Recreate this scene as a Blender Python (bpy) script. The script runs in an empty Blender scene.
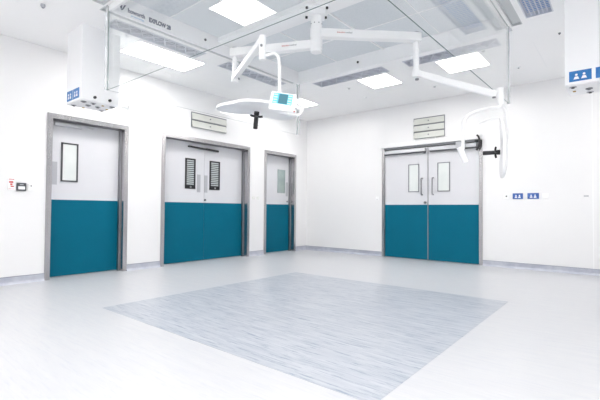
import bpy, bmesh, math, random
from mathutils import Vector, Matrix
random.seed(4)
SC = bpy.context.scene
COL = SC.collection

# ------------------------------------------------------------ camera
YAW, PITCH, ROLL = math.radians(39.351), math.radians(1.34), math.radians(0.45)
CAM = Vector((5.727, -7.226, 0.931))
cd = bpy.data.cameras.new('camera'); cam = bpy.data.objects.new('camera', cd); COL.objects.link(cam)
cd.sensor_width = 36.0; cd.lens = 397.0 * 36.0 / 600.0; cd.clip_start = 0.02
fwd = Vector((-math.sin(YAW)*math.cos(PITCH), math.cos(YAW)*math.cos(PITCH), math.sin(PITCH)))
rgt = Vector((math.cos(YAW), math.sin(YAW), 0)); upv = rgt.cross(fwd)
r2 = rgt*math.cos(ROLL) + upv*math.sin(ROLL); u2 = -rgt*math.sin(ROLL) + upv*math.cos(ROLL)
M = Matrix((r2, u2, -fwd)).transposed().to_4x4(); M.translation = CAM
cam.matrix_world = M
SC.camera = cam
# ------------------------------------------------------------ world, exposure
w = bpy.data.worlds.new('world'); SC.world = w; w.use_nodes = True
w.node_tree.nodes['Background'].inputs[0].default_value = (0.8, 0.88, 1, 1)
w.node_tree.nodes['Background'].inputs[1].default_value = 0.3
SC.view_settings.view_transform = 'Standard'; SC.view_settings.look = 'None'
SC.view_settings.gamma = 1; SC.view_settings.use_curve_mapping = False
SC.view_settings.exposure = 0.87
LAMP = 13.0          # radiance of the ceiling light panels
SC.cycles.diffuse_bounces = 12; SC.cycles.max_bounces = 14; SC.cycles.transparent_max_bounces = 24

# ------------------------------------------------------------ materials
def mat(name, col, rough=0.5, metal=0.0, spec=0.5, coat=0.0):
    m = bpy.data.materials.new(name); m.use_nodes = True
    b = m.node_tree.nodes['Principled BSDF']
    b.inputs['Base Color'].default_value = (*col, 1); b.inputs['Roughness'].default_value = rough
    b.inputs['Metallic'].default_value = metal; b.inputs['Specular IOR Level'].default_value = spec
    b.inputs['Coat Weight'].default_value = coat
    return m
def mottled(name, c1, c2, scale, rough=0.4, metal=0.0, stretch=(1,1,1), detail=4, lo=.35, hi=.65, coat=0.0, bump=0.0, rot=0.0, spec=.5):
    m = mat(name, c1, rough, metal, spec, coat); nt = m.node_tree; b = nt.nodes['Principled BSDF']
    tc = nt.nodes.new('ShaderNodeTexCoord'); mp = nt.nodes.new('ShaderNodeMapping')
    mp.inputs['Scale'].default_value = stretch; mp.inputs['Rotation'].default_value = (0,0,rot)
    n = nt.nodes.new('ShaderNodeTexNoise'); n.inputs['Scale'].default_value = scale; n.inputs['Detail'].default_value = detail
    cr = nt.nodes.new('ShaderNodeValToRGB'); cr.color_ramp.elements[0].position = lo; cr.color_ramp.elements[1].position = hi
    cr.color_ramp.elements[0].color = (*c1, 1); cr.color_ramp.elements[1].color = (*c2, 1)
    L = nt.links.new
    L(tc.outputs['Object'], mp.inputs['Vector']); L(mp.outputs[0], n.inputs['Vector'])
    L(n.outputs['Fac'], cr.inputs[0]); L(cr.outputs[0], b.inputs['Base Color'])
    if bump:
        bp = nt.nodes.new('ShaderNodeBump'); bp.inputs['Strength'].default_value = bump; bp.inputs['Distance'].default_value = .002
        L(n.outputs['Fac'], bp.inputs['Height']); L(bp.outputs[0], b.inputs['Normal'])
    return m
def emit(name, col, s):
    m = bpy.data.materials.new(name); m.use_nodes = True; nt = m.node_tree; nt.nodes.clear()
    e = nt.nodes.new('ShaderNodeEmission'); e.inputs[0].default_value = (*col, 1); e.inputs[1].default_value = s
    o = nt.nodes.new('ShaderNodeOutputMaterial'); nt.links.new(e.outputs[0], o.inputs[0]); return m
def glass(name, tint, boost=1.0):
    m = bpy.data.materials.new(name); m.use_nodes = True; nt = m.node_tree; nt.nodes.clear(); N = nt.nodes.new; L = nt.links.new
    lw = N('ShaderNodeLayerWeight'); p5 = N('ShaderNodeMath'); p5.operation = 'POWER'; p5.inputs[1].default_value = 5
    ma = N('ShaderNodeMath'); ma.operation = 'MULTIPLY_ADD'; ma.inputs[1].default_value = .96; ma.inputs[2].default_value = .04*boost
    lw.inputs['Blend'].default_value = .5
    L(lw.outputs['Facing'], p5.inputs[0]); L(p5.outputs[0], ma.inputs[0])
    t = N('ShaderNodeBsdfTransparent'); t.inputs[0].default_value = (*tint, 1)
    g = N('ShaderNodeBsdfGlossy'); g.inputs['Roughness'].default_value = 0.0; g.inputs[0].default_value = (1,1,1,1)
    mx = N('ShaderNodeMixShader'); o = N('ShaderNodeOutputMaterial')
    L(ma.outputs[0], mx.inputs[0]); L(t.outputs[0], mx.inputs[1]); L(g.outputs[0], mx.inputs[2]); L(mx.outputs[0], o.inputs[0])
    return m

WALL = mottled('wall_panel', (.80,.80,.805), (.81,.81,.815), 1.5, rough=.32)
CEIL = mottled('ceiling_panel', (.915,.915,.915), (.925,.925,.925), 2, rough=.5)
def floor_mat(name, base, streak, dark, lo, hi, warp=1.0):
    m = mat(name, base, .36); nt = m.node_tree; b = nt.nodes['Principled BSDF']; N = nt.nodes.new; L = nt.links.new
    tc = N('ShaderNodeTexCoord')
    def layer(sx, sy, sc, det, lo, hi, rough=.6):
        mp = N('ShaderNodeMapping'); mp.inputs['Scale'].default_value = (sx, sy, 1)
        n = N('ShaderNodeTexNoise'); n.inputs['Scale'].default_value = sc; n.inputs['Detail'].default_value = det
        n.inputs['Roughness'].default_value = rough; n.inputs['Distortion'].default_value = .3
        r = N('ShaderNodeMapRange'); r.inputs['From Min'].default_value = lo; r.inputs['From Max'].default_value = hi
        L(tc.outputs['Object'], mp.inputs[0]); L(mp.outputs[0], n.inputs['Vector']); L(n.outputs['Fac'], r.inputs['Value'])
        return r.outputs[0]
    a = layer(1.0, 9.0, 2.2, 6, lo, hi); c = layer(1.7, 22.0, 2.4, 10, .51, .66, .74)
    m1 = N('ShaderNodeMix'); m1.data_type = 'RGBA'; m2 = N('ShaderNodeMix'); m2.data_type = 'RGBA'
    m1.inputs['A'].default_value = (*base, 1); m1.inputs['B'].default_value = (*streak, 1)
    m2.inputs['B'].default_value = (*dark, 1)
    L(a, m1.inputs['Factor']); L(m1.outputs['Result'], m2.inputs['A']); L(c, m2.inputs['Factor']); L(m2.outputs['Result'], b.inputs['Base Color'])
    return m
FLOOR = floor_mat('pale_vinyl', (.545,.552,.57), (.515,.525,.55), (.48,.495,.54), .35, .7)
INLAY = floor_mat('blue_grey_vinyl', (.455,.48,.52), (.365,.395,.45), (.15,.20,.29), .38, .64)
SKIRT = mottled('skirting_vinyl', (.40,.42,.50), (.50,.52,.58), 8, rough=.4, stretch=(1,1,1))
SKIRTCAP = mat('skirting_cap', (.28,.29,.36), .5)
STEEL = mottled('brushed_steel', (.47,.46,.47), (.52,.51,.52), 3, rough=.25, metal=1.0, stretch=(8,8,.6))
STEELD = mottled('dull_steel', (.30,.30,.32), (.36,.36,.38), 3, rough=.35, metal=1.0, stretch=(8,8,.6))
ALU = mat('aluminium', (.55,.56,.58), .3, 1.0)
TEAL = mottled('teal_laminate', (.0,.124,.200), (.0,.129,.208), 3, rough=.5, spec=.12)
DOORW = mottled('door_white', (.64,.645,.675), (.655,.66,.69), 2, rough=.35)
WHITE = mat('white_enamel', (.89,.895,.90), .28)
WHITE2 = mat('white_plastic', (.88,.885,.89), .4)
BOXW = mottled('service_box_white', (.87,.875,.885), (.885,.89,.90), 2, rough=.35)
BLACK = mat('black_plastic', (.015,.015,.018), .4)
DARK = mat('dark_grey', (.06,.062,.07), .5)
GREYD = mat('mid_grey', (.22,.23,.25), .5)
GREY = mat('plate_grey', (.42,.43,.46), .45)
PANEG = mottled('pale_pane', (.66,.70,.69), (.74,.77,.76), 3, rough=.12)
PANED = mottled('grey_green_pane', (.30,.37,.36), (.38,.45,.44), 4, rough=.12)
BLIND = mat('blind_slat', (.50,.55,.55), .4)
LOUVRE = mottled('louvre_cream', (.60,.61,.57), (.66,.67,.63), 4, rough=.4)
BLUE = mottled('blue_label', (.010,.15,.44), (.014,.18,.50), 20, rough=.3)
NAVYB = mottled('blue_switch', (.03,.10,.36), (.05,.14,.44), 20, rough=.3)
PRINT = mat('white_print', (.85,.87,.9), .4)
NAVY = mat('navy_print', (.02,.035,.09), .5)
SKYP = mat('sky_blue_print', (.16,.36,.60), .5)
REDP = mat('red_print', (.50,.03,.03), .5)
BRASS = mat('brass', (.45,.30,.10), .3, 1.0)
LAMPM = emit('light_diffuser', (1.0,.975,.945), LAMP)
SCREEN = emit('screen_cyan', (.16,.62,.80), .8)
SCREENG = emit('screen_grey', (.10,.24,.30), .8)
SCREENL = emit('screen_pale', (.55,.9,1.0), .9)
GLASS = glass('clear_glass', (.992,.996,.995), 1.3)
GEDGE = mat('glass_edge', (.20,.27,.26), .2)
GEDGEW = mat('glass_corner_profile', (.90,.91,.93), .25)
GEDGEW.node_tree.nodes['Principled BSDF'].inputs['Alpha'].default_value = .3
MESHF = mottled('woven_diffuser', (.68,.715,.74), (.72,.75,.775), 60, rough=.7, detail=2)
GRILBACK = mat('grille_recess', (.36,.38,.45), .6)
GRILBAR = mat('grille_bar', (.66,.68,.73), .4)
GRILBLUE = mat('grille_recess_blue', (.12,.30,.62), .6)

# ------------------------------------------------------------ mesh helpers
def box(bm, x0, x1, y0, y1, z0, z1, bev=0.0):
    vs = [bm.verts.new((x, y, z)) for x in (x0, x1) for y in (y0, y1) for z in (z0, z1)]
    fs = [bm.faces.new([vs[i] for i in f]) for f in ((0,1,3,2),(4,6,7,5),(0,4,5,1),(2,3,7,6),(0,2,6,4),(1,5,7,3))]
    if bev:
        es = list({e for f in fs for e in f.edges})
        bmesh.ops.bevel(bm, geom=es, offset=bev, segments=2, affect='EDGES', profile=.5)
    return fs
def frame_of(d):
    d = d.normalized(); a = Vector((0,0,1)) if abs(d.z) < .9 else Vector((1,0,0))
    s = d.cross(a).normalized(); return s, s.cross(d).normalized()
def tube(bm, pts, r, n=20, cap=True):
    pts = [Vector(p) for p in pts]; rs = r if isinstance(r, (list, tuple)) else [r]*len(pts)
    rings = []; s = None
    for i, p in enumerate(pts):
        d = (pts[min(i+1, len(pts)-1)] - pts[max(i-1, 0)]).normalized()
        if s is None: s, t = frame_of(d)
        else:
            s = (s - d*s.dot(d)).normalized(); t = s.cross(d).normalized()
        rings.append([bm.verts.new(p + (s*math.cos(2*math.pi*k/n) + t*math.sin(2*math.pi*k/n))*rs[i]) for k in range(n)])
    for a, b in zip(rings, rings[1:]):
        for k in range(n): bm.faces.new((a[k], a[(k+1)%n], b[(k+1)%n], b[k]))
    if cap: bm.faces.new(rings[0][::-1]); bm.faces.new(rings[-1])
def bar(bm, a, b, w, h, bev=.004):
    """rectangular bar from a to b: w across (horizontal), h the other way"""
    a, b = Vector(a), Vector(b); d = (b-a).normalized(); s = d.cross(Vector((0,0,1)))
    s = s.normalized() if s.length > 1e-4 else Vector((1,0,0)); t = s.cross(d).normalized()
    q = bmesh.new(); L = (b-a).length; box(q, -w/2, w/2, 0, L, -h/2, h/2, bev)
    R = Matrix((s, d, t)).transposed().to_4x4(); R.translation = a
    bmesh.ops.transform(q, matrix=R, verts=q.verts)
    me = bpy.data.meshes.new('t'); q.to_mesh(me); q.free(); bm.from_mesh(me); bpy.data.meshes.remove(me)
def smooth_path(pts, k=6):
    P = [Vector(p) for p in pts]; out = []
    for i in range(len(P)-1):
        p0, p1, p2, p3 = P[max(i-1,0)], P[i], P[i+1], P[min(i+2, len(P)-1)]
        for j in range(k):
            t = j/k
            out.append(.5*((2*p1)+(-p0+p2)*t+(2*p0-5*p1+4*p2-p3)*t*t+(-p0+3*p1-3*p2+p3)*t**3))
    out.append(P[-1]); return out

BASE = {}
def obj(name, bm, m, parent=None, smooth=False, base=None, mats=None):
    me = bpy.data.meshes.new(name); bmesh.ops.recalc_face_normals(bm, faces=bm.faces); bm.to_mesh(me); bm.free()
    for x in (mats or [m]): me.materials.append(x)
    o = bpy.data.objects.new(name, me); COL.objects.link(o)
    if smooth:
        for p_ in me.polygons: p_.use_smooth = True
        me.set_sharp_from_angle(angle=math.radians(40)) if hasattr(me, 'set_sharp_from_angle') else None
    if parent is not None:
        b = BASE[parent.name]; o.parent = parent
    else:
        b = Vector(base) if base is not None else Vector((0,0,0)); o.location = b
    me.transform(Matrix.Translation(-b)); BASE[o.name] = b
    return o
def B(): return bmesh.new()
def bx(name, m, parent, *a, bev=0.0, base=None):
    bm = B(); box(bm, *a, bev=bev); return obj(name, bm, m, parent, base=base)
def tag(o, label, cat, group=None, kind=None):
    o['label'] = label; o['category'] = cat
    if group: o['group'] = group
    if kind: o['kind'] = kind
    return o
def thing(name, base, label, cat, group=None, kind=None):
    o = bpy.data.objects.new(name, None); COL.objects.link(o); o.location = base; o.empty_display_size = .1
    BASE[o.name] = Vector(base); return tag(o, label, cat, group, kind)
def text(name, s, size, loc, rot, m, parent, depth=.0008, sx=1.0, align='LEFT', bold=0.0):
    cu = bpy.data.curves.new('txt', 'FONT'); cu.body = s; cu.size = size; cu.extrude = depth; cu.align_x = align; cu.offset = bold
    t = bpy.data.objects.new('txt', cu); COL.objects.link(t)
    dg = bpy.context.evaluated_depsgraph_get(); me = bpy.data.meshes.new_from_object(t.evaluated_get(dg)); bpy.data.objects.remove(t)
    me.name = name; me.transform(Matrix.Translation(loc) @ rot.to_4x4() @ Matrix.Diagonal((sx,1,1,1)))
    me.materials.clear(); me.materials.append(m)
    o = bpy.data.objects.new(name, me); COL.objects.link(o); o.parent = parent
    me.transform(Matrix.Translation(-BASE[parent.name])); BASE[o.name] = BASE[parent.name]; return o
def rotm(xa, ya):
    xa, ya = Vector(xa).normalized(), Vector(ya).normalized(); return Matrix((xa, ya, xa.cross(ya))).transposed()

# ------------------------------------------------------------ room shell
HC = 2.988; RX, RY = 6.7, -8.4; WT = 0.22
def struct(o, label, cat): return tag(o, label, cat, kind='structure')
X0, X1, Y0, Y1 = 1.667, 4.729, -5.386, -2.349     # glass canopy outline
D1, D2, D3 = (-5.367, -4.291), (-3.742, -1.817), (-1.41, -0.398)
DT = 2.15
D4 = (1.944, 3.841); D4T = 2.15

bm = B(); box(bm, -WT, RX+.1, RY-.1, WT, -.08, 0)
struct(obj('floor', bm, FLOOR), 'pale streaked vinyl floor running out to the skirting on all sides', 'floor')
bm = B(); box(bm, 1.953, 4.79, -5.515, -2.706, 0, .0015)
struct(obj('floor_inlay', bm, INLAY), 'square of darker blue-grey streaked vinyl let into the pale floor', 'floor inlay')
bm = B(); ys = [RY] + [v for d in (D1, D2, D3) for v in (d[0]+.03, d[1]-.03)] + [0]
for a, b_ in zip(ys[::2], ys[1::2]): box(bm, -WT, 0, a, b_, 0, HC)
for d in (D1, D2, D3): box(bm, -WT, 0, d[0]+.03, d[1]-.03, DT-.03, HC)
struct(obj('wall_left', bm, WALL), 'white panelled wall holding three teal and white doors', 'wall')
bm = B(); box(bm, -WT, D4[0]+.03, 0, WT, 0, HC); box(bm, D4[1]-.03, RX, 0, WT, 0, HC); box(bm, D4[0]+.03, D4[1]-.03, 0, WT, D4T-.03, HC)
struct(obj('wall_back', bm, WALL), 'white wall with the single wide double door and the blue switches', 'wall')
struct(bx('wall_right', WALL, None, RX, RX+.1, RY, WT, 0, HC), 'plain white wall on the unseen side of the room', 'wall')
struct(bx('wall_front', WALL, None, -WT, RX+.1, RY-.1, RY, 0, HC), 'plain white wall behind the viewer', 'wall')

# ceiling with holes for canopy, lights, grilles
lights = [  # x0,x1,y0,y1,label
 (.60, 1.13, -4.755, -3.76, 'long bright ceiling light panel beside the lettered canopy edge'),
 (.585, 1.095, -1.575, -1.02, 'small bright ceiling light near the room corner, behind the lamp with the screen'),
 (2.44, 2.965, -1.83, -1.26, 'bright square ceiling light above the louvred vent over the single wide door'),
 (3.70, 4.28, -1.84, -1.24, 'bright square ceiling light seen through the glass screen beside the grille'),
 (2.42, 2.94, -6.54, -6.02, 'square ceiling light in front of the canopy, mirrored in its near glass'),
 (3.70, 4.28, -6.54, -6.02, 'square ceiling light in front of the canopy, out of view on the right'),
 (5.95, 6.48, -5.9, -4.7, 'long ceiling fill light added out of view on the right, beside the wall'),  # added unseen panel that brightens the right part of the back wall
 (5.60, 6.12, -7.3, -6.75, 'square ceiling light above and behind the viewer'),
 (.60, 1.13, -8.2, -7.7, 'square ceiling fill light added out of view at the near end of the left wall'),  # unseen panel, sized and placed as fill for the near left
 (2.42, 2.94, -8.2, -7.66, 'square ceiling fill light added out of view close to the wall behind the viewer'),  # added unseen fill for surfaces facing the camera
 (4.3, 4.83, -8.2, -7.66, 'square ceiling fill light added out of view directly behind the viewer'),  # another unseen fill panel added at the front of the room
 (5.72, 6.25, -1.6, -1.05, 'square ceiling light hidden behind the right service box'),
]
GW = .25
grilles = [
 (1.20, 1.45, -5.21, -3.99, 'diagonal', 'grey ceiling grille beside the canopy lettering, nearer of the two on the left'),
 (1.20, 1.45, -3.61, -2.39, 'diagonal', 'grey ceiling grille behind the white lamp arm, farther of the two on the left'),
 (1.79, 3.04, -2.13, -1.88, 'diagonal', 'grey ceiling grille behind the canopy, left of the two towards the wide door'),
 (3.35, 4.56, -2.13, -1.88, 'diagonal', 'grey ceiling grille behind the canopy, seen through glass near its right corner'),
 (4.925, 5.175, -3.61, -2.47, 'square', 'blue-tinted square-mesh ceiling grille right of the canopy'),
 (1.79, 3.04, -5.89, -5.64, 'diagonal', 'grey ceiling grille in front of the canopy, left one, seen only mirrored in glass'),
 (3.35, 4.56, -5.89, -5.64, 'diagonal', 'grey ceiling grille in front of the canopy, right one, out of view'),
 (4.925, 5.175, -5.21, -3.99, 'square', 'blue-tinted ceiling grille right of the canopy, nearer one, out of view'),
]
slots = [(X0-.145, X0-.035, Y0-.02, Y1+.02, 'y'), (X1+.035, X1+.14, Y0-.02, Y1, 'y'),
         (X0-.02, X1+.02, Y1+.035, Y1+.115, 'x'), (X0-.02, X1+.02, Y0-.145, Y0-.035, 'x')]
holes = [(a,b,c,d) for a,b,c,d,_ in lights] + [g[:4] for g in grilles] + [s[:4] for s in slots] + [(X0-.004, X1+.004, Y0-.004, Y1+.004)]
xs = sorted({-WT, RX+.1} | {v for h in holes for v in h[:2]}); yy = sorted({RY-.1, WT} | {v for h in holes for v in h[2:]})
bm = B(); vc = {}
def cv(x, y, z):
    k = (round(x,4), round(y,4), z)
    if k not in vc: vc[k] = bm.verts.new((x, y, z))
    return vc[k]
for i in range(len(xs)-1):
    for j in range(len(yy)-1):
        mx_, my_ = (xs[i]+xs[i+1])/2, (yy[j]+yy[j+1])/2
        if any(h[0] < mx_ < h[1] and h[2] < my_ < h[3] for h in holes): continue
        bm.faces.new([cv(xs[i],yy[j],HC), cv(xs[i+1],yy[j],HC), cv(xs[i+1],yy[j+1],HC), cv(xs[i],yy[j+1],HC)])
g = bmesh.ops.extrude_face_region(bm, geom=list(bm.faces))
bmesh.ops.translate(bm, vec=(0,0,.03), verts=[e for e in g['geom'] if isinstance(e, bmesh.types.BMVert)])
struct(obj('ceiling', bm, CEIL), 'white panelled ceiling around the glazed canopy', 'ceiling')

# skirting
def skirt_left(name, a, b_, lab):
    t = thing(name, (0, (a+b_)/2, 0), lab, 'skirting', kind='structure')
    bm = B(); box(bm, 0, .012, a, b_, .012, .088)
    v = [bm.verts.new(q) for q in ((0,a,.0),(.035,a,.0),(.012,a,.03),(0,b_,.0),(.035,b_,.0),(.012,b_,.03))]
    bm.faces.new((v[0],v[1],v[2])); bm.faces.new((v[3],v[5],v[4])); bm.faces.new((v[1],v[4],v[5],v[2]))
    obj('cove', bm, SKIRT, t); bx('cap_strip', SKIRTCAP, t, 0, .015, a, b_, .088, .094)
def skirt_back(name, a, b_, lab):
    t = thing(name, ((a+b_)/2, 0, 0), lab, 'skirting', kind='structure')
    bm = B(); box(bm, a, b_, -.012, 0, .012, .088)
    v = [bm.verts.new(q) for q in ((a,0,.0),(a,-.035,.0),(a,-.012,.03),(b_,0,.0),(b_,-.035,.0),(b_,-.012,.03))]
    bm.faces.new((v[0],v[1],v[2])); bm.faces.new((v[3],v[5],v[4])); bm.faces.new((v[1],v[4],v[5],v[2]))
    obj('cove', bm, SKIRT, t); bx('cap_strip', SKIRTCAP, t, a, b_, -.015, 0, .088, .094)
skirt_left('baseboard_left', RY, D1[0], 'blue-grey coved skirting at the left of the first single door')
skirt_left('baseboard_left', D1[1], D2[0], 'blue-grey coved skirting between the first single door and the left double door')
skirt_left('baseboard_left', D2[1], D3[0], 'short blue-grey skirting between the left double door and the narrow door')
skirt_left('baseboard_left', D3[1], 0, 'short blue-grey skirting between the narrow door and the room corner')
skirt_back('baseboard_back', 0, D4[0], 'blue-grey coved skirting between the room corner and the wide door')
skirt_back('baseboard_back', D4[1], RX, 'blue-grey coved skirting under the blue switches')
# wall panel joints
for x, lab in ((5.36, 'fine vertical joint cover in the white wall right of the switches'),):
    struct(bx('trim_1', WHITE2, None, x-.006, x+.006, -.003, 0, .094, HC), lab, 'joint strip')

# ------------------------------------------------------------ doors in the left wall
LX = -0.15     # plane of the leaves
TZ = 1.035
def left_frame(t, d, fw=.062):
    a, b_ = d; bm = B()
    box(bm, -WT, .014, a, a+.03, 0, DT); box(bm, -WT, .014, b_-.03, b_, 0, DT); box(bm, -WT, .014, a+.03, b_-.03, DT-.03, DT)
    box(bm, 0, .014, a+.03, a+fw, 0, DT-.03); box(bm, 0, .014, b_-fw, b_-.03, 0, DT-.03); box(bm, 0, .014, a+fw, b_-fw, DT-fw, DT-.03)
    box(bm, LX-.01, .0, a+.03, a+fw-.01, 0, DT-fw); box(bm, LX-.01, .0, b_-fw+.01, b_-.03, 0, DT-fw); box(bm, LX-.01, 0, a+.03, b_-.03, DT-fw+.01, DT-.03)
    obj('door_frame', bm, STEEL, t)
    # stop bead next to the leaf at the far jamb, as in the photo
    bm = B(); box(bm, LX, LX+.045, b_-fw-.012, b_-fw+.01, 0, DT-fw+.01); box(bm, LX, LX+.045, a+fw+.012, b_-fw-.012, DT-fw-.002, DT-fw+.01)
    obj('door_stop', bm, STEELD, t)
    bx('gap_blocker', DARK, t, -WT, LX-.06, a+.03, b_-.03, 0, DT-.03)  # unseen dark slab added to keep world light out of the leaf gaps
def left_leaf(t, a, b_, top, teal_gap=.0):
    bm = B(); box(bm, LX-.05, LX, a, b_, .008, top); lf = obj('door_leaf', bm, DOORW, t)
    bx('kick_panel', TEAL, lf, LX, LX+.004, a+teal_gap, b_-teal_gap, .012, TZ)
    return lf
def left_window(lf, y0, y1, z0, z1, pane=PANEG, fr=DARK, fw=.016, blinds=False):
    bm = B()
    for q in ((y0,y1,z0,z0+fw*(3 if blinds else 1)),(y0,y1,z1-fw,z1),(y0,y0+fw,z0,z1),(y1-fw,y1,z0,z1)): box(bm, LX, LX+.010, *q)
    f = obj('vision_panel', bm, fr, lf)
    bx('pane', pane, f, LX, LX+.003, y0+fw*.9, y1-fw*.9, z0+fw*.9, z1-fw*.9)
    if blinds:
        bm = B(); n = 13; zz = z0+fw*3
        for k in range(n):
            z = zz + (z1-fw-zz)*(k+.5)/n; box(bm, LX+.003, LX+.008, y0+fw*1.6, y1-fw*1.6, z-.009, z+.009)
        obj('blind', bm, BLIND, f)
        bm = B(); tube(bm, [(LX+.01, (y0+y1)/2, z0+fw*1.4), (LX+.026, (y0+y1)/2, z0+fw*1.4)], .014, 14); obj('blind_knob', bm, ALU, f)
def left_plate(lf, y0, y1, z0, z1): bx('push_plate', GREY, lf, LX, LX+.005, y0, y1, z0, z1)
def left_lock(lf, y, z, r=.018):
    bm = B(); tube(bm, [(LX, y, z), (LX+.02, y, z)], r, 16); box(bm, LX+.02, LX+.035, y-.006, y+.006, z-.018, z+.018); obj('thumb_turn', bm, GREYD, lf, smooth=True)

t = thing('door_1', (0, sum(D1)/2, 0), 'single teal and white door nearest the viewer, with a framed pane', 'door', kind='structure')
left_frame(t, D1); lf = left_leaf(t, -5.303, -4.362, 2.086)
left_window(lf, -5.145, -4.93, 1.28, 1.81, fw=.02); left_plate(lf, -5.262, -5.19, 1.235, 1.54); left_lock(lf, -5.275, 1.09)
bm = B(); box(bm, LX, LX+.05, -5.24, -4.90, 2.02, 2.065, .004); box(bm, LX+.01, LX+.035, -4.90, -4.74, 2.045, 2.058); obj('door_closer', bm, ALU, t)

t = thing('door_2', (0, sum(D2)/2, 0), 'teal and white double door in the left wall, with black louvred vision panels', 'door', kind='structure')
left_frame(t, D2)
SP = -2.79
lfa = left_leaf(t, -3.678, SP-.002, 2.086); lfb = left_leaf(t, SP+.002, -1.888, 2.086)
left_window(lfa, -3.195, -2.985, 1.275, 1.805, DARK, BLACK, .022, True); left_plate(lfa, -2.945, -2.875, 1.22, 1.535)
left_window(lfb, -2.675, -2.44, 1.275, 1.805, DARK, BLACK, .022, True); left_plate(lfb, -2.80+.01, -2.72, 1.22, 1.53)
left_lock(lfb, SP+.015, 1.085)
bm = B(); bar(bm, (LX+.03, -3.16, 2.01), (LX+.03, SP+.03, 2.0), .03, .028); bar(bm, (LX+.045, SP, 2.0), (LX+.045, -2.51, 1.99), .03, .035); obj('door_closer', bm, BLACK, t)

t = thing('door_3', (0, sum(D3)/2, 0), 'narrow teal and white single door nearest the room corner', 'door', kind='structure')
left_frame(t, D3); lf = left_leaf(t, -1.346, -.47, 2.086)
left_window(lf, -.84, -.60, 1.285, 1.80, PANED, PANED, .012); left_plate(lf, -.565, -.50, 1.22, 1.53); left_lock(lf, -.525, 1.10)

# ------------------------------------------------------------ wide door in the back wall
t = thing('door_4', (sum(D4)/2, 0, 0), 'wide teal and white double door alone in the far right wall', 'door', kind='structure')
a, b_ = D4; bm = B(); fw = .055
for q in ((a, a+fw), (b_-fw, b_)): box(bm, q[0], q[1], -.02, .0, 0, D4T)
for q in ((a, a+.03), (b_-.03, b_)): box(bm, q[0], q[1], 0, .2, 0, D4T)
box(bm, a+fw, b_-fw, -.02, 0, D4T-.02, D4T); box(bm, a+.03, b_-.03, 0, .2, D4T-.03, D4T)
obj('door_frame', bm, STEEL, t)
FY = 0.0   # face of leaves, flush with the wall
def back_leaf(x0, x1):
    lf = bx('door_leaf', DOORW, t, x0, x1, FY+.004, FY+.05, .008, D4T-.035)
    bx('kick_panel', TEAL, lf, x0+.003, x1-.003, FY, FY+.004, .012, TZ-.0); return lf
S4 = 2.885
lfa = back_leaf(a+.06, S4-.004); lfb = back_leaf(S4+.004, b_-.06)
bx('astragal', STEELD, lfb, S4-.008, S4+.008, FY-.008, FY, .01, D4T-.04)
def back_window(lf, x0, x1, z0, z1, fw=.016):
    bm = B()
    for q in ((x0,x1,z0,z0+fw),(x0,x1,z1-fw,z1),(x0,x0+fw,z0,z1),(x1-fw,x1,z0,z1)): box(bm, q[0], q[1], FY-.008, FY+.004, q[2], q[3])
    f = obj('vision_panel', bm, GREYD, lf); bx('pane', PANEG, f, x0+fw*.9, x1-fw*.9, FY-.001, FY+.004, z0+fw*.9, z1-fw*.9)
back_window(lfa, 2.498, 2.712, 1.275, 1.808); back_window(lfb, 3.062, 3.29, 1.275, 1.808)
def d_handle(lf, x):
    bm = B(); tube(bm, smooth_path([(x, FY+.004, 1.53), (x, FY-.05, 1.525), (x, FY-.06, 1.49), (x, FY-.06, 1.26), (x, FY-.05, 1.225), (x, FY+.004, 1.22)], 5), .011, 12)
    obj('handle', bm, STEELD, lf, smooth=True)
d_handle(lfa, 2.775); d_handle(lfb, 2.985)
bm = B(); tube(bm, [(2.83, FY+.004, 1.075), (2.83, FY-.018, 1.075)], .024, 16); box(bm, 2.823, 2.837, FY-.034, FY-.018, 1.055, 1.095); obj('thumb_turn', bm, GREYD, lfa, smooth=True)
hd = bx('operator_housing', WALL, t, a-.02, b_+.0, -.06, 0, D4T+.012, D4T+.085, bev=.006)
bx('shadow_gap_strip', GREYD, t, a+.05, b_-.05, -.03, .004, D4T-.022, D4T+.012)  # grey strip painting in the shade of the gap under the housing
bx('gap_blocker', DARK, t, a+.03, b_-.03, .06, .2, 0, D4T-.03)  # unseen slab added behind the leaves to block outside light
for x0, x1 in ((a+.07, 2.85), (2.93, b_-.09)):
    c = bx('closer_rail', ALU, t, x0, x1, -.05, .004, 2.035, 2.10, bev=.004)
    bm = B(); box(bm, x0, x1, -.058, -.0, 2.014, 2.035, .006); tube(bm, [(x1-.02, -.03, 1.995), (x1-.02, -.03, 2.045)], .02, 12) if x1 < 2.9 else None
    obj('rail_channel', bm, DARK, c)
bx('sensor', GREY, t, 3.42, 3.56, -.11, -.05, 2.02, 2.14, bev=.008)
bm = B(); tube(bm, smooth_path([(3.77,-.07,2.225),(3.80,-.085,2.19),(3.815,-.085,2.12),(3.80,-.08,2.03),(3.76,-.07,1.97)],5), [.016]*10+[.02]*11, 12); box(bm, 3.735, 3.79, -.10, -.055, 2.11, 2.15, .008)
obj('cable_grommet', bm, BLACK, t, smooth=True)

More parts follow.
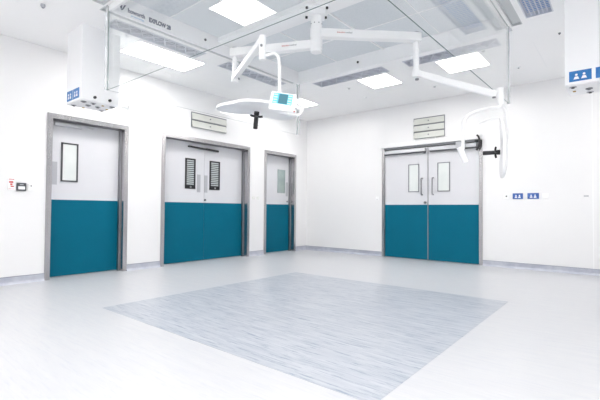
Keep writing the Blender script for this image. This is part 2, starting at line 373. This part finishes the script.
# ------------------------------------------------------------ louvred vents
def vent_left():
    y0, y1, z0, z1 = -3.195, -2.435, 2.325, 2.585
    t = thing('wall_vent', (0, (y0+y1)/2, z0), 'cream two-blade pressure vent above the left double door', 'vent', 'louvred pressure vents')
    bx('vent_frame', GREYD, t, 0, .02, y0, y1, z0, z1)
    h = (z1-z0)/2
    for k in range(2):
        bm = B(); za, zb = z0+h*k+.004, z0+h*(k+1)-.018
        v = [bm.verts.new(q) for q in ((.022,y0+.008,zb),(.022,y1-.008,zb),(.05,y1-.008,za),(.05,y0+.008,za),(.018,y0+.008,zb),(.018,y1-.008,zb),(.018,y1-.008,za),(.018,y0+.008,za))]
        for f in ((0,1,2,3),(4,7,6,5),(0,3,7,4),(1,5,6,2),(0,4,5,1),(3,2,6,7)): bm.faces.new([v[i] for i in f])
        bl = obj('blade', bm, LOUVRE, t)
        bm = B(); m_ = (y0+y1)/2; tube(bm, [(.03, m_, (za+zb)/2), (.045, m_, (za+zb)/2)], .012, 12); obj('knob', bm, GREYD, bl)
vent_left()
def vent_back():
    x0, x1, z0, z1 = 2.61, 3.20, 2.285, 2.675
    t = thing('wall_vent', ((x0+x1)/2, 0, z0), 'cream three-blade pressure vent above the wide door', 'vent', 'louvred pressure vents')
    bx('vent_frame', GREYD, t, x0, x1, -.02, 0, z0, z1)
    h = (z1-z0)/3
    for k in range(3):
        bm = B(); za, zb = z0+h*k+.004, z0+h*(k+1)-.018
        v = [bm.verts.new(q) for q in ((x0+.008,-.022,zb),(x1-.008,-.022,zb),(x1-.008,-.05,za),(x0+.008,-.05,za),(x0+.008,-.018,zb),(x1-.008,-.018,zb),(x1-.008,-.018,za),(x0+.008,-.018,za))]
        for f in ((0,1,2,3),(4,7,6,5),(0,3,7,4),(1,5,6,2),(0,4,5,1),(3,2,6,7)): bm.faces.new([v[i] for i in f])
        bl = obj('blade', bm, LOUVRE, t)
        bm = B(); m_ = (x0+x1)/2; tube(bm, [(m_, -.03, (za+zb)/2), (m_, -.045, (za+zb)/2)], .012, 12); obj('knob', bm, GREYD, bl)
vent_back()
tag(bx('cable_trunking', WHITE2, None, 2.615, 2.632, -.012, 0, D4T+.085, 2.285, base=(2.62,0,2.24)), 'thin white cable duct under the left end of the three-blade vent', 'cable duct', 'cable ducts under the vent')
tag(bx('cable_trunking', WHITE2, None, 3.015, 3.032, -.012, 0, D4T+.085, 2.285, base=(3.02,0,2.24)), 'thin white cable duct under the right half of the three-blade vent', 'cable duct', 'cable ducts under the vent')

# ------------------------------------------------------------ ceiling lights and grilles
for x0, x1, y0, y1, lab in lights:
    t = thing('ceiling_light', ((x0+x1)/2, (y0+y1)/2, HC), lab, 'ceiling light', 'recessed ceiling light panels')
    bm = B(); f = .014
    for q in ((x0,x1,y0,y0+f),(x0,x1,y1-f,y1),(x0,x0+f,y0+f,y1-f),(x1-f,x1,y0+f,y1-f)): box(bm, *q, HC-.004, HC+.05)
    box(bm, x0, x1, y0, y1, HC+.04, HC+.07)
    obj('light_frame', bm, WHITE2, t)
    bx('diffuser', LAMPM, t, x0+f, x1-f, y0+f, y1-f, HC+.0, HC+.006)
for x0, x1, y0, y1, kd, lab in grilles:
    t = thing('ceiling_grille', ((x0+x1)/2, (y0+y1)/2, HC), lab, 'ceiling grille', 'extract grilles around the canopy')
    bm = B(); f = .012
    for q in ((x0,x1,y0,y0+f),(x0,x1,y1-f,y1),(x0,x0+f,y0+f,y1-f),(x1-f,x1,y0+f,y1-f)): box(bm, *q, HC-.005, HC+.06)
    obj('grille_frame', bm, GRILBAR, t)
    bx('recess', GRILBACK if kd == 'diagonal' else GRILBLUE, t, x0+f, x1-f, y0+f, y1-f, HC+.05, HC+.06)
    bm = B(); ln = 'y' if (y1-y0) > (x1-x0) else 'x'
    u0, u1 = (y0+f, y1-f) if ln == 'y' else (x0+f, x1-f); v0, v1 = (x0+f, x1-f) if ln == 'y' else (y0+f, y1-f)
    P = lambda u, v, z: (v, u, z) if ln == 'y' else (u, v, z)
    if kd == 'diagonal':
        n = 8; st = (u1-u0)/n
        for k in range(n):
            bar(bm, P(u0+k*st, v0, HC+.012), P(u0+(k+1)*st, v1, HC+.012), .010, .012, 0); bar(bm, P(u0+(k+1)*st, v0, HC+.012), P(u0+k*st, v1, HC+.012), .010, .012, 0)
        for k in range(1, 4): v = v0+(v1-v0)*k/4; bar(bm, P(u0, v, HC+.03), P(u1, v, HC+.03), .005, .02, 0)
    else:
        n = 27
        for k in range(1, n): u = u0+(u1-u0)*k/n; bar(bm, P(u, v0, HC+.006), P(u, v1, HC+.006), .008, .006, 0)
        for k in range(1, 6): v = v0+(v1-v0)*k/6; bar(bm, P(u0, v, HC+.006), P(u1, v, HC+.006), .008, .006, 0)
    obj('lattice', bm, GRILBAR, t)

# ------------------------------------------------------------ canopy: fascia, diffuser, beam, glass
cx_, cy_ = (X0+X1)/2, (Y0+Y1)/2
can = thing('ventilation_canopy', (cx_, cy_, HC), 'large square ceiling canopy with hanging glass screens and lettered white edge', 'ventilation canopy')
ZF0, ZD = 2.935, 3.125
bm = B(); i0, i1, j0, j1 = X0+.006, X1-.006, Y0+.006, Y1-.006; th = .028
box(bm, i0, i0+th, j0, j1, ZF0, ZD+.04, .003); box(bm, i1-th, i1, j0, j1, ZF0, ZD+.04, .003)
box(bm, i0+th, i1-th, j0, j0+th, ZF0, ZD+.04, .003); box(bm, i0+th, i1-th, j1-th, j1, ZF0, ZD+.04, .003)
fas = obj('fascia', bm, WHITE2, can)
RM = rotm((0,1,0), (0,0,1)); fx = i0+th+.0006
text('lettering', 'howorth', .064, (fx, -5.195, 2.987), RM, NAVY, fas, sx=.86, bold=.0024)
text('lettering', 'air technology', .026, (fx, -5.16, 2.955), RM, SKYP, fas)
text('lettering', 'EXFLOW 28', .066, (fx, -4.955, 2.978), RM, NAVY, fas, sx=.77, bold=.0034)
def poly(bm, pts, m=None):
    bm.faces.new([bm.verts.new(p) for p in pts])
bm = B()
for tri in (((-5.288,3.036),(-5.252,3.036),(-5.262,2.980)), ((-5.262,2.980),(-5.246,2.992),(-5.212,3.052),(-5.234,3.044))):
    f = bm.faces.new([bm.verts.new((fx, y, z)) for y, z in tri]); r = bmesh.ops.extrude_face_region(bm, geom=[f])
    bmesh.ops.translate(bm, vec=(-.001,0,0), verts=[e for e in r['geom'] if isinstance(e, bmesh.types.BMVert)])
obj('emblem', bm, NAVY, fas)
def dome(x, y, z, nrm):
    bm = B(); p = Vector((x,y,z)); n_ = Vector(nrm); tube(bm, [p, p+n_*.01, p+n_*.018], [.016,.014,.006], 12); obj('fixing_cap', bm, BLACK, fas, smooth=True)
dome(i0+th, -4.20, 3.03, (1,0,0)); dome(2.80, j1-th, 3.03, (0,-1,0))
dif = bx('diffuser', MESHF, can, i0+th, i1-th, j0+th, j1-th, ZD, ZD+.01)
bm = B(); box(bm, i0+th, i1-th, cy_-.14, cy_+.14, ZD-.062, ZD, .004); obj('cross_beam', bm, WHITE2, can)
bm = B(); box(bm, cx_-.008, cx_+.008, j0+th, cy_-.14, ZD-.02, ZD); box(bm, cx_-.008, cx_+.008, cy_+.14, j1-th, ZD-.02, ZD); obj('divider_strip', bm, WHITE2, can)
bm = B()
for x in (X0+.77, X0+2.30):
    box(bm, x-.004, x+.004, j0+th, cy_-.14, ZD-.008, ZD); box(bm, x-.004, x+.004, cy_+.14, j1-th, ZD-.008, ZD)
for y in (cy_-.83, cy_+.83): box(bm, i0+th, cx_-.008, y-.004, y+.004, ZD-.008, ZD); box(bm, cx_+.008, i1-th, y-.004, y+.004, ZD-.008, ZD)
obj('panel_seam', bm, CEIL, can)
ZB = 2.128; gt = .008
def sheet(x0, x1, y0, y1):
    bm = B(); fs = box(bm, x0, x1, y0, y1, ZB, HC-.002)
    thin_x = (x1-x0) < (y1-y0)
    for f in fs:
        n_ = f.normal; f.normal_update(); n_ = f.normal
        f.material_index = 0 if abs(n_.x if thin_x else n_.y) > .5 else 1
    return obj('glass_screen', bm, GLASS, can, mats=[GLASS, GEDGE])
sheet(X0-gt, X0, Y0, Y1); gr = sheet(X1, X1+gt, Y0+.03, Y1); gn = sheet(X0, X1-.05, Y0-gt+.018, Y0+.018)
for v in gr.data.vertices:          # the right sheet is hung slightly out of square
    if v.co.y < 0: v.co.x -= .045
for x, y, s_ in ((X0, Y0, (-1,-1)), (X0, Y1, (-1,1)), (X1, Y1, (1,1)), (X1, Y0, (1,-1))):
    bm = B(); xa, xb = sorted((x+s_[0]*gt, x+s_[0]*(gt+.006))); ya, yb = sorted((y-s_[1]*.022, y+s_[1]*(gt+.006)))
    box(bm, xa, xb, ya, yb, ZB, HC-.002)
    xa, xb = sorted((x-s_[0]*.022, x+s_[0]*gt)); ya, yb = sorted((y+s_[1]*gt, y+s_[1]*(gt+.006)))
    box(bm, xa, xb, ya, yb, ZB, HC-.002)
    obj('corner_profile', bm, GEDGEW if (x, y) != (X1, Y1) else GEDGEW, can)
# narrow slot grilles hugging the glass
for x0, x1, y0, y1, ln in slots:
    bm = B(); box(bm, x0, x1, y0, y1, HC+.02, HC+.028); f = .01
    for q in ((x0,x1,y0,y0+f),(x0,x1,y1-f,y1),(x0,x0+f,y0+f,y1-f),(x1-f,x1,y0+f,y1-f)): box(bm, *q, HC-.003, HC+.02)
    obj('slot_grille', bm, mat('slot_grey', (.60,.62,.63), .5), can)

# ------------------------------------------------------------ pendant with two lamps
def at(u, v, depth):
    d = fwd + r2*(u-300)/397.0 - u2*(v-200)/397.0
    F = Vector((-math.sin(YAW), math.cos(YAW), 0)); return CAM + d*(depth/d.dot(F))
PX, PY = 3.195, -3.885
pen = thing('lamp_pendant', (PX, PY, 3.03), 'white ceiling column with two long swivel arms in the middle of the canopy', 'ceiling pendant')
bm = B(); tube(bm, [(PX,PY,2.60),(PX,PY,2.605),(PX,PY,3.04)], [.054,.060,.060], 32); col_ = obj('column', bm, WHITE, pen, smooth=True)
bm = B(); FZ = 3.05; box(bm, -.125, .125, -.125, .125, FZ-.012, FZ+.012, .004); box(bm, -.09, .09, -.09, .09, FZ-.07, FZ-.012, .006); bmesh.ops.transform(bm, matrix=Matrix.Translation((PX,PY,0)) @ Matrix.Rotation(YAW+.02,4,'Z'), verts=bm.verts); fl = obj('mounting_flange', bm, WHITE, pen)
for sx in (-1,1):
    for sy in (-1,1):
        p = Vector((PX,PY,FZ-.012)) + rgt*sx*.105 + Vector((-math.sin(YAW),math.cos(YAW),0))*sy*.105
        bm = B(); tube(bm, [p+Vector((0,0,-.018)), p], .014, 10); obj('bolt', bm, BLACK, fl)
for z in (2.90, 2.82):
    for k in range(8):
        an = k*math.pi/4+.3; bm = B(); p = Vector((PX+math.cos(an)*.059, PY+math.sin(an)*.059, z)); tube(bm, [p, p+Vector((math.cos(an),math.sin(an),0))*.004], .006, 8); obj('grub_screw', bm, GREYD, col_)
def swing_arm(end, z, lett):
    e = Vector((end[0], end[1], z)); c = Vector((PX, PY, z)); d = (e-c).normalized()
    bm = B(); bar(bm, c+d*.04, e+d*.05, .09, .094, .012); tube(bm, [c-Vector((0,0,.055)), c+Vector((0,0,.055))], .066, 32)
    a_ = obj('swing_arm', bm, WHITE, pen, smooth=False)
    bm = B(); tube(bm, [e+Vector((0,0,.046)), e+Vector((0,0,.054))], .036, 20); obj('end_cap', bm, GREY, a_)
    n = Vector((d.y, -d.x, 0));
    if n.dot(CAM-c) < 0: n = -n
    xa = Vector((0,0,1)).cross(n)    # reading direction seen from the n side
    p = c + d*(lett) + n*.0462 + Vector((0,0,-.004))
    if xa.dot(d) < 0: p = p - xa*.15 if False else p
    text('maker_mark', 'brandon', .025, p, rotm(xa, (0,0,1)), REDP, a_); text('maker_mark', 'medical', .025, p+xa*.088, rotm(xa, (0,0,1)), GREYD, a_)
    return e
LE = swing_arm((2.345, -4.275), 2.685, .37)
RE = swing_arm((3.985, -3.135), 2.805, .215)

def head_mesh(R, th0):
    """three-lobed shallow shell, light side towards -z; returns shell and lens bmeshes"""
    n = 96; rings = 14
    def rad(a): return R*(.83 + .17*math.cos(3*(a-th0)))
    def zt(s, a): return .030*(1-s*s) + .020 - .018*s*s*(.5+.5*math.cos(3*(a-th0)))
    bm = B()
    top = [[bm.verts.new((rad(a)*s*math.cos(a), rad(a)*s*math.sin(a), zt(s, a))) for a in [2*math.pi*k/n for k in range(n)]] for s in [ (i+1)/rings for i in range(rings)]]
    bot = [[bm.verts.new((rad(a)*s*math.cos(a), rad(a)*s*math.sin(a), zt(s, a)*.8-.02-.022*(1-s**4))) for a in [2*math.pi*k/n for k in range(n)]] for s in [ (i+1)/rings for i in range(rings)]]
    for G, fl_ in ((top, 1), (bot, -1)):
        c = bm.verts.new((0,0,sum(v.co.z for v in G[0])/n))
        for k in range(n):
            bm.faces.new((c, G[0][k], G[0][(k+1)%n])[::fl_])
            for a_, b2 in zip(G, G[1:]): bm.faces.new((a_[k], b2[k], b2[(k+1)%n], a_[(k+1)%n])[::fl_])
    for k in range(n): bm.faces.new((top[-1][k], bot[-1][k], bot[-1][(k+1)%n], top[-1][(k+1)%n]))
    return bm
def lamp(name, center, normal, roll_dir, R, label):
    """normal: where the light points; roll_dir: direction of one lobe"""
    nz = -Vector(normal).normalized(); x_ = Vector(roll_dir); x_ = (x_ - nz*x_.dot(nz)).normalized(); y_ = nz.cross(x_)
    MM = Matrix((x_, y_, nz)).transposed().to_4x4(); MM.translation = center
    t = thing(name, center, label, 'operating lamp', 'operating lamps')
    sh = head_mesh(R, 0)
    bmesh.ops.transform(sh, matrix=MM, verts=sh.verts)
    s_ = obj('lamp_head', sh, WHITE, t, smooth=True)
    bm = B(); tube(bm, [(0,0,-.02),(0,0,-.045),(0,0,-.05),(0,0,-.17),(0,0,-.175)], [.024,.024,.019,.021,.016], 20)
    for sx in (-1, 1): tube(bm, smooth_path([(0,0,-.058),(sx*.03,0,-.062),(sx*.055,0,-.056)],4), .010, 10)
    for sx in (-1, 1): tube(bm, smooth_path([(0,0,-.058),(0,sx*.03,-.062),(0,sx*.055,-.056)],4), .010, 10)
    bmesh.ops.transform(bm, matrix=MM, verts=bm.verts); obj('sterile_handle', bm, BLACK, t, smooth=True)
    return t, MM

# left lamp
DL = 3.52
A0 = LE; A1 = Vector((LE.x, LE.y, 0)); zb = at(239, 78, (LE-CAM).dot(Vector((-math.sin(YAW), math.cos(YAW), 0)))).z
lab = 'white three-lobed operating lamp with cyan control screen, hanging left of the column'
C1 = at(257, 109.5, DL)
L1, M1 = lamp('operating_lamp', C1, Vector((0,0,-1))-rgt*.08+Vector((fwd.x,fwd.y,0))*.03, -Vector((fwd.x,fwd.y,0))+rgt*.22, .385, lab)
bm = B(); tube(bm, [LE-Vector((0,0,.05)), (LE.x, LE.y, zb-.02)], .027, 24); tube(bm, [(LE.x,LE.y,zb-.05),(LE.x,LE.y,zb+.03)], .036, 24); obj('drop_tube', bm, WHITE, L1, smooth=True)
T1 = at(261.5, 41, 3.62)
bm = B(); bar(bm, (LE.x, LE.y, zb), T1, .058, .06, .012); sa = obj('spring_arm', bm, WHITE, L1)
bm = B(); p = at(261.5, 46, 3.58); tube(bm, [p, p-Vector((fwd.x,fwd.y,0))*.02], .012, 12); obj('pivot_bolt', bm, GREYD, sa); bm = B(); p = at(239, 79, 4.30); tube(bm, [p, p-Vector((fwd.x,fwd.y,0))*.02], .010, 12); obj('pivot_bolt', bm, GREYD, sa)
bm = B(); tube(bm, [at(262.5, 36, 3.60), at(262.5, 60, 3.60)], .031, 24); obj('elbow_post', bm, WHITE, L1, smooth=True)
bm = B(); tube(bm, smooth_path([at(263,56,3.6), at(268,55,3.6), at(274,53.5,3.58), at(278,56,3.56), at(279.5,63,3.56), at(279.5,75,3.56), at(279.5,90,3.56), at(279.5,100,3.58)], 6), .0155, 20); obj('down_tube', bm, WHITE, L1, smooth=True)
bm = B(); tube(bm, smooth_path([at(279.5,100,3.58), at(288,104,3.56), at(298,105,3.5), at(302,109,3.45), at(300,114,3.42), at(294,115,3.42), at(286,113.5,3.5), at(276,111,3.56)], 5), .013, 16); tube(bm, [at(294,111.5,3.38), at(294.5,111.5,3.44)], .016, 14); obj('yoke', bm, WHITE, L1, smooth=True)
bm = B(); tube(bm, [at(294,111.5,3.375), at(294,111.5,3.385)], .007, 10); obj('yoke_screw', bm, REDP, L1)
# control screen, tilted a little
def quad_box(bm, pc, xa, ya, w_, h_, dth, bev):
    n_ = xa.cross(ya); q = B(); box(q, -w_/2, w_/2, -h_/2, h_/2, -dth, 0, bev); MM = Matrix((xa, ya, n_)).transposed().to_4x4(); MM.translation = pc
    bmesh.ops.transform(q, matrix=MM, verts=q.verts); me = bpy.data.meshes.new('t'); q.to_mesh(me); q.free(); bm.from_mesh(me); bpy.data.meshes.remove(me)
pc = at(282.2, 101.3, 3.12)
xa = (at(295, 103.3, 3.12) - at(269.3, 99.6, 3.14)).normalized(); ya = Vector((0,0,1)); ya = (ya - xa*ya.dot(xa) + fwd*.12).normalized(); ya = (ya-xa*ya.dot(xa)).normalized()
nn = xa.cross(ya)
bm = B(); quad_box(bm, pc, xa, ya, .203, .150, .033, .010); pn = obj('control_panel', bm, WHITE, L1)
sc_ = pc + ya*.019 + nn*.001
bm = B(); quad_box(bm, sc_, xa, ya, .156, .088, .002, 0); obj('screen', bm, SCREEN, pn)
bm = B(); quad_box(bm, sc_+xa*.004+nn*.0008, xa, ya, .072, .080, .001, 0); obj('screen_field', bm, SCREENG, pn)
for sx in (-.058, .058):
    for k in range(4):
        bm = B(); quad_box(bm, sc_+xa*sx+ya*(-.032+.021*k)+nn*.0008, xa, ya, .030, .011, .001, 0); obj('screen_button', bm, SCREENL, pn)

# right lamp
DR = 3.85
F2 = Vector((-math.sin(YAW), math.cos(YAW), 0)); dR = (RE-CAM).dot(F2)
lab = 'white operating lamp turned edge-on, its black handle pointing at the wide door'
C2 = at(502.5, 152, DR)
L2, M2 = lamp('operating_lamp', C2, -rgt+F2*.44+Vector((0,0,-.02)), Vector((0,0,1)), .335, lab)
zb2 = at(413, 73, dR).z
bm = B(); tube(bm, [RE-Vector((0,0,.05)), (RE.x, RE.y, zb2-.02)], .030, 24); tube(bm, [(RE.x,RE.y,zb2-.045),(RE.x,RE.y,zb2+.035)], .042, 24); obj('drop_tube', bm, WHITE, L2, smooth=True)
E2 = at(497, 95, DR)
bm = B(); bar(bm, (RE.x, RE.y, zb2), E2, .062, .070, .014); sa = obj('spring_arm', bm, WHITE, L2)
bm = B(); p = at(417, 78.5, dR-.05); tube(bm, [p, p-Vector((0,0,.016))], .02, 12); obj('pivot_bolt', bm, GREYD, sa); bm = B(); p = at(494, 96.8, DR-.03); tube(bm, [p, p-Vector((0,0,.012))], .016, 12); obj('pivot_bolt', bm, GREYD, sa)
bm = B(); tube(bm, [at(500,88,DR), at(501,104,DR)], .030, 24); obj('elbow_post', bm, WHITE, L2, smooth=True)
bm = B(); tube(bm, smooth_path([at(501,103,DR), at(499,107,DR), at(488,108.5,DR), at(475,112,DR), at(466,117,DR), at(463,124,DR), at(463,135,DR), at(463,149,DR)], 6), .0165, 18); obj('yoke', bm, WHITE, L2, smooth=True)
bm = B(); tube(bm, smooth_path([at(501,103,DR), at(505,110,DR+.04), at(507,125,DR+.04), at(506.5,140,DR+.04), at(504.5,150,DR+.02)], 5), .016, 16); obj('yoke', bm, WHITE, L2, smooth=True)
bm = B(); tube(bm, smooth_path([at(478,124,DR+.1), at(487,120,DR+.08), at(497,118,DR+.05), at(504,119,DR+.04)], 5), .009, 12); obj('cable', bm, WHITE2, L2, smooth=True)
bm = B(); tube(bm, [at(459.5,147,DR-.02), at(466,162,DR-.02)], [.028,.025], 20); obj('grip', bm, WHITE2, L2, smooth=True)

# ------------------------------------------------------------ service boxes hanging from the ceiling
def icons_front(bm, x0, x1, z0, z1, y):
    w_ = x1-x0; h_ = z1-z0
    for fx_ in (.33, .67):
        c = x0+w_*fx_; tube(bm, [(c, y, z0+h_*.62), (c, y-.001, z0+h_*.62)], h_*.11, 10)
        bm.faces.new([bm.verts.new(q) for q in ((c-w_*.13, y-.001, z0+h_*.20), (c+w_*.13, y-.001, z0+h_*.20), (c+w_*.07, y-.001, z0+h_*.46), (c-w_*.07, y-.001, z0+h_*.46))])
def service_box(x0, x1, y0, y1, zb_, label, panels, flip):
    t = thing('service_box', ((x0+x1)/2, (y0+y1)/2, zb_), label, 'service box', 'ceiling-hung service boxes')
    bm = B(); box(bm, x0, x1, y0, y1, zb_, HC, .004); sh = obj('housing', bm, BOXW, t)
    bx('base_plate', BOXW, t, x0+.015, x1-.015, y0+.015, y1-.015, zb_-.006, zb_)
    for a_, b2, za, zz in panels:
        bm = B(); box(bm, a_, b2, y0-.003, y0, za, zz); p_ = obj('blue_label', bm, BLUE, t)
        bm = B(); icons_front(bm, a_, b2, za, zz, y0-.0035); obj('pictogram', bm, PRINT, p_)
    nx, ny = (3, 4) if (y1-y0) > (x1-x0) else (4, 3)
    for i in range(nx):
        for j in range(ny):
            if (i*3+j*5) % 7 == 3: continue
            px_, py_ = x0+(x1-x0)*(i+.5)/nx, y0+(y1-y0)*(j+.5)/ny
            bm = B(); tube(bm, [(px_,py_,zb_-.006),(px_,py_,zb_-.012)], .030, 18)
            k = (i+j) % 3
            o_ = obj('gas_outlet', bm, [GREY, WHITE2, GREYD][k], t, smooth=True)
            bm = B(); tube(bm, [(px_,py_,zb_-.012),(px_,py_,zb_-.02)], .014, 14); obj('socket', bm, [BLACK, BRASS, GREYD][k], o_, smooth=True)
    return t
t = service_box(.655, 1.062, -5.385, -4.955, 2.14, 'white ceiling-hung service box beside the first single door, blue labels low down',
    [(.672, .83, 2.165, 2.28), (.845, 1.01, 2.165, 2.28)], False)
for y in (-5.24, -5.07):
    bm = B(); tube(bm, [(1.062, y, 2.185), (1.08, y, 2.185)], .016, 14); obj('side_knob', bm, BLACK, t, smooth=True)
bm = B(); tube(bm, smooth_path([(1.03,-4.93,2.155),(1.03,-4.86,2.15),(1.03,-4.82,2.155)],4), .014, 12); tube(bm, [(1.03,-4.825,2.13),(1.03,-4.825,2.18)], .018, 14); obj('hook', bm, WHITE, t, smooth=True)
for k, z in enumerate((2.19, 2.25, 2.32, 2.39)): bx('side_socket', BRASS, t, .63, .655, -5.37, -5.30, z, z+.045, bev=.006)
t = service_box(5.285, 5.76, -2.678, -2.25, 2.14, 'white ceiling-hung service box cut off by the right edge of the picture',
    [(5.32, 5.495, 2.165, 2.265), (5.525, 5.70, 2.165, 2.265)], True)
bx('panel_joint', GREY, t, 5.553, 5.556, -2.6795, -2.678, 2.14, HC)

# ------------------------------------------------------------ small wall fittings
def plate(name, x, wall, a, b_, z0, z1, m, label, cat, group=None, th_=.012):
    base = (0, (a+b_)/2, z0) if wall == 'L' else ((a+b_)/2, 0, z0)
    t = thing(name, base, label, cat, group)
    bm = B(); box(bm, 0, th_, a, b_, z0, z1, .003) if wall == 'L' else box(bm, a, b_, -th_, 0, z0, z1, .003)
    obj('plate', bm, m, t); return t
t = plate('call_panel', 0, 'L', -5.775, -5.700, 1.135, 1.285, WHITE2, 'white alarm plate with red marks beside the dark display, left of the first door', 'alarm panel')
bm = B(); box(bm, .012, .0135, -5.765, -5.71, 1.262, 1.270); box(bm, .012, .0135, -5.762, -5.72, 1.222, 1.242); box(bm, .012, .0135, -5.75, -5.728, 1.195, 1.215); box(bm, .012, .0135, -5.745, -5.712, 1.172, 1.186); box(bm, .012, .0135, -5.765, -5.71, 1.148, 1.152)
obj('red_marking', bm, REDP, t)
t = plate('display_unit', 0, 'L', -5.685, -5.585, 1.128, 1.228, DARK, 'small dark display with a white window on the left wall', 'wall display', th_=.02)
bx('display_window', PRINT, t, .02, .022, -5.67, -5.60, 1.148, 1.185); bx('display_heading', GREY, t, .02, .0215, -5.655, -5.615, 1.200, 1.212)
t = plate('key_switch', 0, 'L', -5.565, -5.50, 1.140, 1.222, WHITE2, 'white key switch plate between the dark display and the first door', 'switch')
bm = B(); tube(bm, [(.012, -5.532, 1.195), (.018, -5.532, 1.195)], .008, 12); obj('key_barrel', bm, DARK, t)
for a, b_, lab in ((-1.735, -1.675, 'left of the two small switches between the left double door and narrow door'), (-1.62, -1.56, 'right of the two small switches between the left double door and narrow door')):
    t = plate('light_switch', 0, 'L', a, b_, 1.125, 1.175, LOUVRE, lab, 'switch', 'small switches between the doors')
    bx('rocker', WHITE2, t, .012, .016, a+.018, b_-.018, 1.135, 1.165)
t = plate('key_switch', 0, 'B', 4.165, 4.255, 1.125, 1.21, WHITE2, 'white key switch just right of the wide door, beside the blue switches', 'switch')
bm = B(); tube(bm, [(4.212,-.012,1.172),(4.212,-.02,1.172)], .012, 14); obj('key_barrel', bm, DARK, t)
for x0, x1, lab in ((4.302, 4.452, 'dark blue switch plate on the far wall, the one nearer the door'), (4.515, 4.675, 'dark blue switch plate on the far wall, the one farther from the door')):
    t = plate('blue_switch', 0, 'B', x0, x1, 1.125, 1.218, NAVYB, lab, 'switch', 'blue switches beside the wide door')
    bm = B(); icons_front(bm, x0, x1, 1.125, 1.218, -.0125); obj('pictogram', bm, PRINT, t)
t = plate('blank_plate', 0, 'B', 4.72, 4.80, 1.13, 1.21, WHITE, 'blank white plate at the end of the row of blue switches', 'wall plate')
t = plate('door_button', 0, 'B', 5.22, 5.34, 1.115, 1.185, WALL, 'faint white plate far along the wall from the blue switches', 'wall plate')
bx('button', GREY, t, 5.25, 5.31, -.015, -.012, 1.15, 1.17)
t = plate('socket_plate', 0, 'B', 1.80, 1.87, 1.13, 1.20, WHITE, 'small white plate on the wall left of the wide door', 'wall plate')
bx('slot', GREY, t, 1.815, 1.855, -.014, -.012, 1.14, 1.148)

# ------------------------------------------------------------ small ceiling fittings
def puck(x, y, r, h_, m, m2, lab, cat='detector'):
    t = thing('ceiling_detector', (x, y, HC), lab, cat)
    bm = B(); tube(bm, [(x,y,HC),(x,y,HC-h_*.6),(x,y,HC-h_)], [r,r,r*.75], 20); o_ = obj('detector_body', bm, m, t, smooth=True)
    bm = B(); tube(bm, [(x,y,HC-h_),(x,y,HC-h_-.008)], r*.4, 12); obj('sensor_eye', bm, m2, t)
def onceil(u, v):
    d = fwd + r2*(u-300)/397.0 - u2*(v-200)/397.0; k = (HC-CAM.z)/d.z; return CAM + d*k
for (u, v, r, h_, m, m2, lab) in (
   (434.5, 86, .05, .012, WHITE2, GREY, 'flat round ceiling fitting beneath the long white spring arm'),
   (349, 88, .028, .012, WHITE2, GREY, 'small ceiling fitting left of the square light over the louvred vent'),
   (518.5, 67, .028, .012, WHITE2, GREYD, 'small ceiling fitting right of the canopy corner'),
   (559.5, 33, .014, .012, GREYD, GREYD, 'tiny dark ceiling fitting near the right service box'),
   (366, 97, .020, .010, WHITE2, GREY, 'tiny ceiling fitting below the square light over the louvred vent'),
   (43, 4.5, .022, .03, GREY, GREYD, 'small sprinkler head on the ceiling above the left wall')):
    p = onceil(u, v); puck(p.x, p.y, r, h_, m, m2, lab)
a = onceil(533, 42); b_ = onceil(549, 67)
struct(bx('trim_2', WHITE2, None, a.x-.004, a.x+.004, a.y, b_.y, HC-.002, HC), 'thin joint line in the ceiling beside the right service box', 'joint strip')
